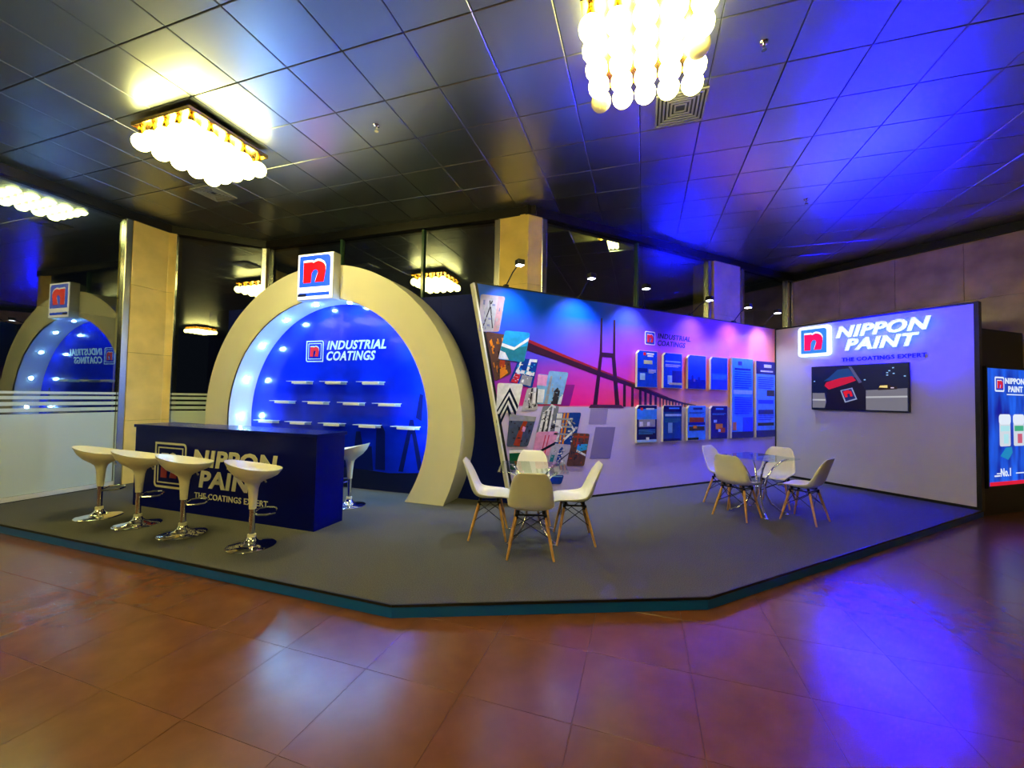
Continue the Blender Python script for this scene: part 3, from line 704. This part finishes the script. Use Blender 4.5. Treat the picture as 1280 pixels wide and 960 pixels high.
poster('notched poster with paint pail picture, second in upper row', *XS[1], 1.79, 2.39, pb, [('heading', (.1,.9,.74,.77), pal), ('pail', (.22,.45,.12,.36), pal), ('photo', (.46,.98,.16,.5), pbd), ('sand_strip', (.3,.98,.1,.16), yel)]+lines(.66, 3, .1, .9))
poster('notched poster with dark city skyline along its foot, upper row', *XS[2], 1.79, 2.39, pb, [('skyline', (.02,.98,.02,.28), pbd), ('tower', (.2,.3,.28,.4), pbd), ('tower', (.55,.68,.28,.36), pbd), ('glow', (.3,.4,.22,.3), P('violet',110,90,190))])
poster('plain bright blue notched poster with pale lines, last in upper row', *XS[3], 1.79, 2.39, pb, [('panel', (.04,.96,.3,.5), P('mid_blue',30,90,190))]+lines(.44, 5, .1, .9, pbl))
poster('notched poster with pale sky and industrial plant, first in lower row', *XS[0], .89, 1.5, pn, [('sky', (.02,.98,.62,.9), pbl), ('logo_mark', (.18,.3,.86,.93), M_red), ('heading', (.45,.85,.88,.92), wht), ('plant', (.1,.9,.42,.62), grey), ('white_silo', (.14,.3,.44,.56), wht), ('white_silo', (.5,.64,.44,.55), wht), ('footer', (.02,.98,.01,.08), pal), ('round_seal', (.46,.6,.06,.14), wht)]+lines(.34, 5, .1, .9, pbl))
poster('dark teal notched poster with pale bottle, second in lower row', *XS[1], .89, 1.5, ptl, [('header', (.02,.98,.82,.99), pn), ('heading', (.3,.85,.9,.94), pbl), ('title_bar', (.1,.95,.7,.76), pal), ('bottle', (.26,.48,.24,.52), sky), ('footer', (.02,.9,.02,.08), pn)]+lines(.62, 4, .1, .9, teal))
poster('pale notched poster with dark ship and truck pictures, lower row', *XS[2], .89, 1.5, pbl, [('heading', (.3,.8,.88,.94), pbd), ('ship_photo', (.1,.9,.52,.66), rust), ('water', (.05,.95,.44,.52), pbd), ('truck_photo', (.08,.92,.28,.4), dgrey), ('truck_cab', (.3,.5,.34,.42), org), ('footer', (.02,.6,.02,.08), ink)]+lines(.8, 2, .1, .9, pbd))
poster('dark blue notched poster with red and orange machine, lower row', *XS[3], .89, 1.5, pn, [('heading', (.3,.75,.88,.93), pbl), ('dome', (.18,.36,.5,.58), pal), ('machine', (.3,.7,.3,.46), org), ('machine', (.5,.85,.2,.34), rust), ('wheel', (.45,.58,.22,.3), pal)]+lines(.76, 2, .1, .9, pbl))
poster('tall pale blue poster with dark footer, left of the pair', 7.12, 7.76, .89, 2.41, pbl, [('logo_mark', (.28,.46,.91,.96), M_navyprint), ('heading', (.12,.88,.85,.875), pbd), ('panel', (.06,.96,.55,.6), pal), ('cityscape', (.5,.98,.08,.26), pb), ('portrait', (.04,.2,.1,.2), P('poster_skin',205,120,90)), ('footer', (.0,1,.0,.08), pn)]+lines(.82, 8, .12, .9, pb)+lines(.5, 8, .12, .92, pb), cut=0, group='tall poster boards')
poster('tall poster with dark header and picture strips, beside the white wall', 7.86, 8.48, .89, 2.39, P('poster_sky',84,156,240), [('header', (0,1,.83,1), pn), ('heading', (.4,.8,.92,.96), wht), ('heading', (.22,.88,.86,.88), wht), ('photo', (.55,.95,.54,.62), dgrey), ('photo', (.1,.9,.44,.49), pb), ('photo', (.1,.9,.3,.36), pbd), ('photo', (.08,.92,.15,.19), ink), ('footer', (0,1,0,.09), pn)]+lines(.78, 6, .1, .9, pb)+lines(.28, 3, .1, .9, pb), cut=0, group='tall poster boards')

# ------------------------------------------------------------------ arm spotlights over the mural
M_lamp = mat('spot_lens', (1, 1, 1), .3, emit=(.9, .95, 1), es=14)
def spot(label, x, xh, lit):
    o = thing('arm_spotlight', label, 'spotlight', (x, Y0, 3.10), 0, 'arm spotlights on the mural top')
    dx = xh-x
    G().box(-.03, .03, -.012, .05, 0, .03).build('clamp', M_black, o)
    G().tube([(0, .0, .03), (dx*.5, -.18, .15), (dx, -.36, .22)], .009, 8).build('arm', M_black, o, True)
    hd = G().box(dx-.05, dx+.05, -.43, -.33, .19, .26).build('head', M_black, o, bevel=.01)
    G().box(dx-.04, dx+.04, -.42, -.34, .184, .19).build('lens', M_lamp if lit else M_acr, hd)
    if lit:
        ld = bpy.data.lights.new('spot_beam', 'SPOT'); ld.energy = lit; ld.color = (.75, .85, 1); ld.spot_size = math.radians(104); ld.spot_blend = 1; ld.shadow_soft_size = .05
        lo = bpy.data.objects.new('spot_beam', ld); COL.objects.link(lo); lo.parent = hd; lo.location = (dx, -.38, .17)
        lo.rotation_euler = Vector((0, .42, -1.5)).to_track_quat('-Z', 'Y').to_euler()
for x, xh, e, l in ((2.40, 2.40, 110, 'black arm spotlight in front of the marble corner pillar'), (3.64, 3.55, 170, 'black arm spotlight over the bridge towers'), (4.90, 4.60, 130, 'black arm spotlight above the mural emblem'),
                    (6.07, 6.05, 84, 'black arm spotlight over the bare mural top beside the pillar mullion'), (7.27, 7.10, 84, 'black arm spotlight with lit lens above the tall posters'), (8.2, 8.0, 100, 'black arm spotlight at the corner by the white wall')):
    spot(l, x, xh, e)

# ------------------------------------------------------------------ white partition with sign and television
X0 = 8.603
M_part = mat('matt_white_wall', (.62, .61, .66), .5, noise=.02, nscale=2)
wp_ = thing('white_partition', 'plain white partition wall with black edges carrying the illuminated sign', 'partition', (X0, Y0, PLAT), -PI/2)
WL = Y0-2.10
G().box(0, WL-.05, 0, .10, .04, 2.97).build('panel', M_part, wp_)
G().box(-.0, WL, -.006, .11, 2.97, 3.0).build('top_trim', M_black, wp_)
G().box(WL-.05, WL, -.006, .11, 0, 2.97).build('end_post', M_black, wp_)
G().box(0, WL-.05, -.012, .10, 0, .04).build('skirting', M_black, wp_)

sg = thing('illuminated_sign', 'glowing white letters with blue halo and red n emblem on the white wall', 'sign', (X0, Y0, 0), -PI/2)
M_sw = mat('sign_white_glow', (1, 1, 1), .4, emit=(.70, .88, 1), es=1.2)
M_eb = mat('sign_border_glow', (1, 1, 1), .4, emit=(.60, .82, 1), es=2.2)
M_sb = mat('sign_blue_face', (.03, .2, .6), .4, emit=(.02, .22, .62), es=.9)
M_sr = mat('sign_red_face', (.8, 0, .1), .4, emit=(.9, .0, .08), es=.9)
M_led = mat('blue_led_strip', (0, 0, .2), .4, emit=(.0, .0004, 1.0), es=BLUE)
G().prism(rrect(.47, 1.0, 2.47, 3.03, .05), -.075, -.012).build('emblem_box', M_eb, sg)
emblem(sg, .49, .98, 2.49, 3.01, -.075, M_sw, M_sb, M_sr, frame=.06, d=.004)
text('NIPPON', 1.114, 2.354, 2.755, 2.965, -.090, .03, M_sw, sg, shear=.25, bold=.03)
text('PAINT', 1.244, 2.22, 2.52, 2.725, -.090, .03, M_sw, sg, shear=.25, bold=.03)
text('THE COATINGS EXPERT', 1.154, 2.274, 2.335, 2.405, -.001, .015, M_navyprint, sg, bold=.015)
text('NIPPON', 1.114, 2.354, 2.755, 2.965, -.084, .006, M_led, sg, 'halo_backing', shear=.25, bold=.02)
text('PAINT', 1.244, 2.22, 2.52, 2.725, -.084, .006, M_led, sg, 'halo_backing', shear=.25, bold=.02)

tv = thing('wall_television', 'wide flat television below the sign showing a capped figure at night', 'television', (X0, Y0, 1.46), -PI/2)
G().box(.694, 2.09, -.075, -.03, 0, .805).build('casing', M_black, tv, bevel=.006)
G().box(1.1, 1.7, -.03, 0, .2, .6).build('wall_mount', M_black, tv)
def E_(n, s, *c): return mat('screen_'+n, (0, 0, 0), .3, emit=srgb(*c), es=s)
scr = G().box(.706, 2.078, -.0765, -.075, .014, .793).build('screen', E_('night', .8, 8, 22, 62), tv)
def sc(u_, v_): return .706+1.372*u_, .014+.779*v_
def ss(nm, pts, m, k=0): G().prism([sc(*p) for p in pts], -.0772-.0003*k, -.0765).build(nm, m, scr)
ss('roadside_rail', [(.005,.03),(.15,.03),(.17,.18),(.15,.38),(.005,.38)], E_('grey', .9, 120, 118, 132))
ss('roadside_rail', [(.6,.01),(.99,.01),(.99,.48),(.6,.44)], E_('grey', .9, 120, 118, 132))
ss('rail_highlight', [(.005,.2),(.16,.2),(.16,.235),(.005,.235)], E_('pale', .9, 190, 190, 196), 1)
ss('rail_highlight', [(.6,.27),(.99,.29),(.99,.325),(.6,.305)], E_('pale', .9, 190, 190, 196), 1)
ss('figure', [(.16,.0),(.18,.4),(.14,.62),(.3,.9),(.42,.96),(.52,.8),(.55,.62),(.6,.45),(.6,0)], E_('figure', .8, 10, 12, 44), 2)
ss('blue_cap', [(.14,.66),(.2,.74),(.3,.92),(.42,.94),(.5,.74),(.3,.68)], E_('cap', .9, 18, 66, 132), 3)
ss('red_band', [(.15,.55),(.17,.63),(.32,.72),(.46,.76),(.5,.66),(.36,.56),(.2,.46)], E_('red', .9, 206, 20, 60), 4)
ss('badge_plate', [(.33,.44),(.38,.16),(.51,.24),(.46,.5)], E_('badge', .9, 150, 160, 200), 5)
ss('badge_field', [(.345,.43),(.39,.19),(.495,.26),(.45,.475)], E_('badgeblue', .8, 30, 40, 110), 6)
ss('badge_letter', [(.36,.41),(.385,.28),(.41,.29),(.405,.36),(.43,.37),(.44,.30),(.465,.31),(.45,.42),(.41,.45)], E_('red2', 1, 220, 20, 40), 7)
ss('visor', [(.42,.98),(.45,.98),(.56,.62),(.53,.6)], E_('visor', .8, 90, 90, 140), 6)
ss('car', [(.72,.48),(.74,.56),(.82,.57),(.86,.52),(.9,.52),(.9,.46),(.72,.44)], E_('carbody', .8, 40, 26, 30), 2)
ss('car_light', [(.73,.5),(.74,.54),(.81,.545),(.81,.49)], E_('headlight', 1, 240, 215, 130), 3)
ss('car_light', [(.84,.48),(.87,.48),(.87,.5),(.84,.5)], E_('tail', 1, 220, 200, 230), 3)
for a, b in ((.8, .8), (.82, .84), (.855, .9), (.86, .78), (.02, .65), (.58, .66), (.8, .75), (.96, .72)):
    ss('window_glint', [(a,b),(a+.018,b),(a+.018,b+.022),(a,b+.022)], E_('glint', 1, 150, 200, 250), 1)

# ------------------------------------------------------------------ poster lightbox on the far right
rzb = math.radians(-8.5)
lk = thing('poster_lightbox', 'tall blue lit advertising box in a black surround past the white wall', 'lightbox', (8.76, 2.10, 0), rzb)
G().box(-.03, 1.09, .012, .10, 0, 2.72).build('black_surround', M_black, lk)
bxg = G().box(0, 1.07, -.03, .012, .40, 2.17).build('case', M_black, lk)
ml = bpy.data.materials.new('lit_blue_poster'); ml.use_nodes = True; nt = ml.node_tree; b_ = nt.nodes['Principled BSDF']
tc = nt.nodes.new('ShaderNodeTexCoord'); n_ = nt.nodes.new('ShaderNodeTexNoise'); n_.inputs['Scale'].default_value = 2.2; mp = nt.nodes.new('ShaderNodeMapping'); mp.inputs['Scale'].default_value = (2.2, 1, .5)
nt.links.new(tc.outputs['Object'], mp.inputs[0]); nt.links.new(mp.outputs[0], n_.inputs['Vector'])
rp = nt.nodes.new('ShaderNodeValToRGB'); e = rp.color_ramp.elements; e[0].position = .35; e[0].color = (*srgb(6, 18, 150), 1); e[1].position = .72; e[1].color = (*srgb(30, 110, 255), 1)
nt.links.new(n_.outputs['Fac'], rp.inputs[0]); nt.links.new(rp.outputs[0], b_.inputs['Emission Color']); b_.inputs['Emission Strength'].default_value = 1.0; b_.inputs['Base Color'].default_value = (.01, .02, .1, 1)
pst = G().box(.02, 1.05, -.034, -.03, .435, 2.14).build('lit_print', ml, lk)
def lp(nm, x0, x1, z0, z1, m, k=0): return G().box(x0, x1, -.037-.0005*k, -.034, z0, z1).build(nm, m, pst)
E2w = E_('lit_white', 1.0, 225, 235, 250); E2r = E_('lit_red', 1.2, 200, 16, 50); E2b = E_('lit_blue', 1, 20, 60, 200)
lp('red_band', .02, 1.05, .435, .49, E2r)
emblem(lk, .19, .43, 1.80, 2.02, -.034, E2w, E2b, E2r, frame=.1, d=.002)
text('NIPPON', .46, .98, 1.92, 2.01, -.034, .003, E2w, lk, bold=.03)
text('PAINT', .54, .93, 1.80, 1.89, -.034, .003, E2w, lk, bold=.03)
text('No.1', .30, .56, .56, .68, -.034, .003, E2w, lk, bold=.02)
lp('small_print', .50, .95, 1.755, 1.77, E2w); lp('small_print', .20, .30, .60, .615, E2w); lp('small_print', .14, .28, .565, .585, E2w); lp('small_print', .70, 1.0, .59, .605, E2w)
E2t = E_('tin_mint', 1, 170, 225, 235); E2g = E_('glow', 1, 60, 190, 255); E2p = E_('tin_label', 1, 205, 214, 226); E2k = E_('tin_mark', 1, 200, 90, 120); E2gr = E_('tin_green', 1, 60, 170, 130)
for i, xx in enumerate((.29, .66)):
    G().prism(rrect(xx, xx+.28, 1.0, 1.36, .03), -.037, -.034).build('tin_body', E2p, pst)
    G().prism(rrect(xx-.01, xx+.29, 1.32, 1.47, .05), -.038, -.034).build('tin_lid', E2w, pst)
    lp('tin_stripe', xx+.02, xx+.26, 1.22, 1.30, E2t if i == 0 else E2gr, 3); lp('tin_picture', xx+.1, xx+.22, 1.04, 1.18, E2t if i == 0 else E2k, 4)
G().prism([(.3, .86), (.45, .98), (.6, .99), (.62, .9), (.5, .8)], -.036, -.034).build('glow_patch', E_('glow2', .8, 20, 150, 210), pst)

# ------------------------------------------------------------------ tables
def make_table():
    t = thing('glass_table', 'x', 'table', group='square glass tables')
    g = G().slab(rrect(-.36, .36, -.36, .36, .05, 6), .738, .750); g.build('glass_top', M_tglass, t, bevel=.003)
    for k in range(4):
        a = PI/4+k*PI/2; c, s = math.cos(a), math.sin(a)
        pr_ = [(.33, .725), (.27, .70), (.17, .60), (.10, .47), (.075, .36), (.09, .24), (.15, .13), (.24, .055), (.33, .018)]
        fine = []
        for i in range(len(pr_)-1):
            for j in range(3):
                u_ = j/3; fine.append((pr_[i][0]*(1-u_)+pr_[i+1][0]*u_, pr_[i][1]*(1-u_)+pr_[i+1][1]*u_))
        fine.append(pr_[-1])
        lg = G().tube([(r*c, r*s, z) for r, z in fine], .0135, 10).build('leg', M_chrome, t, True)
        G().lathe([(.028, 0), (.028, .012), (.014, .022)], 14, (.33*c, .33*s, 0)).build('foot', M_chrome, lg, True)
        G().lathe([(.014, .722), (.026, .730), (.026, .738)], 14, (.33*c, .33*s, 0)).build('top_pad', M_chrome, lg, True)
    g = G().tube([(.075*math.cos(2*PI*k/20), .075*math.sin(2*PI*k/20), .36) for k in range(20)], .008, 8, closed=True); g.build('tie_ring', M_chrome, t, True)
    return t
tb = make_table(); tb.location = (2.20, 3.78, PLAT); tb.rotation_euler = (0, 0, math.radians(60.5)); tb['label'] = 'square glass table on chrome legs near the arch'
tb2 = copy_tree(tb); tb2.location = (5.47, 3.36, PLAT); tb2.rotation_euler = (0, 0, math.radians(2)); tb2['label'] = 'square glass table on chrome legs near the white wall'

# ------------------------------------------------------------------ chairs (front to -y)
def make_chair():
    c = thing('shell_chair', 'x', 'chair', group='white shell chairs round the glass tables')
    prof = [(-.235,.405),(-.232,.425),(-.205,.440),(-.14,.440),(-.06,.430),(.02,.424),(.09,.426),(.145,.445),(.18,.485),(.205,.545),(.228,.62),(.25,.69),(.27,.755),(.285,.795),(.293,.815)]
    hw = [.165,.184,.201,.214,.220,.222,.221,.219,.216,.210,.201,.188,.168,.140,.108]
    lift = [.0,.004,.012,.026,.040,.052,.060,.064,.064,.060,.052,.040,.026,.014,.006]
    n = 12; vs = []
    for i, (y, z) in enumerate(prof):
        a = prof[max(0, i-1)]; b = prof[min(len(prof)-1, i+1)]
        ty, tz = b[0]-a[0], b[1]-a[1]; L = math.hypot(ty, tz); ny, nz = -tz/L, ty/L
        if i < 2: ny, nz = 0, 1
        for j in range(n+1):
            w = -1+2*j/n; k = lift[i]*abs(w)**2.4
            vs.append((hw[i]*math.sin(w*PI/2*.93)/math.sin(PI/2*.93), y+ny*k, z+nz*k))
    fs = [(i*(n+1)+j, i*(n+1)+j+1, (i+1)*(n+1)+j+1, (i+1)*(n+1)+j) for i in range(len(prof)-1) for j in range(n)]
    g = G().add(vs, fs); me = bpy.data.meshes.new('shell'); me.from_pydata(g.v, [], g.f); me.materials.append(M_plastic)
    o = bpy.data.objects.new('shell', me); COL.objects.link(o)
    sd = o.modifiers.new('s', 'SOLIDIFY'); sd.thickness = .010; sd.offset = 0
    sb = o.modifiers.new('d', 'SUBSURF'); sb.levels = 1; sb.render_levels = 1
    dg = bpy.context.evaluated_depsgraph_get(); dg.update(); m2 = bpy.data.meshes.new_from_object(o.evaluated_get(dg)); bpy.data.objects.remove(o)
    m2.polygons.foreach_set('use_smooth', [True]*len(m2.polygons)); m2.name = 'shell'
    link('shell', m2, c)
    tops = {}; feet = {}
    for sx in (-1, 1):
        for sy in (-1, 1):
            tp = Vector((sx*.135, sy*.105+.0, .385)); ft_ = Vector((sx*.215, sy*.195+.01, .006)); tops[sx, sy] = tp; feet[sx, sy] = ft_
            lg = G().tube([tp, tp.lerp(ft_, .45), ft_], [.0135, .015, .0105], 10).build('leg', M_wood, c, True)
            G().lathe([(.017, -.03), (.017, .012)], 10, tuple(tp)).build('leg_socket', M_wire, lg, True)
    at = lambda k, u_: tops[k].lerp(feet[k], u_)
    for a, b in (((-1,-1),(1,-1)), ((1,-1),(1,1)), ((1,1),(-1,1)), ((-1,1),(-1,-1))):
        G().tube([at(a, .02), at(b, .50)], .0042, 6).build('wire_brace', M_wire, c, True)
        G().tube([at(b, .02), at(a, .50)], .0042, 6).build('wire_brace', M_wire, c, True)
    G().ring([(-.14,-.11),(.14,-.11),(.14,.11),(-.14,.11)], [(-.125,-.095),(.125,-.095),(.125,.095),(-.125,.095)], .388, .398)
    g = G().ring([(-.145,-.115),(.145,-.115),(.145,.115),(-.145,.115)], [(-.13,-.10),(.13,-.10),(.13,.10),(-.13,.10)], .385, .40)
    g.v = [(a, b, h_) for a, h_, b in g.v]; g.build('mounting_frame', M_wire, c)
    for sx in (-1, 1):
        for sy in (-1, 1):
            G().lathe([(.014, .395), (.016, .432)], 8, (sx*.12, sy*.09, 0)).build('shock_mount', M_wire, c)
    return c
ch0 = make_chair()
T1 = Vector((2.20, 3.78)); ax60 = math.radians(60.5)
d1 = Vector((math.cos(ax60), math.sin(ax60))); d2 = Vector((math.sin(ax60), -math.cos(ax60)))
chairs = [(T1-d1*.44-d2*.02, 60.5, 'white shell chair turned with its back to the viewer at the near table'),
          (T1-d2*.46+d1*.03, -28, 'white shell chair in side view on the arch side of the near table'),
          (T1+d2*.43-d1*.03, 151, 'white shell chair in side view on the right of the near table'),
          (T1+d1*.56, 240.5, 'white shell chair on the mural side of the near table, mostly hidden'),
          (Vector((5.02, 3.36)), 8, 'white shell chair with its yellow lit back to the viewer at the far table'),
          (Vector((5.66, 2.90)), 98, 'white shell chair in side view at the right of the far table'),
          (Vector((5.47, 3.84)), -84, 'white shell chair beside the mural, half hidden at the far table'),
          (Vector((6.10, 3.50)), 196, 'white shell chair facing the viewer behind the far table')]
for i, (p, a, l) in enumerate(chairs):
    o = ch0 if i == 0 else copy_tree(ch0)
    o.location = (p[0], p[1], PLAT); o.rotation_euler = (0, 0, math.radians(a+90)); o['label'] = l
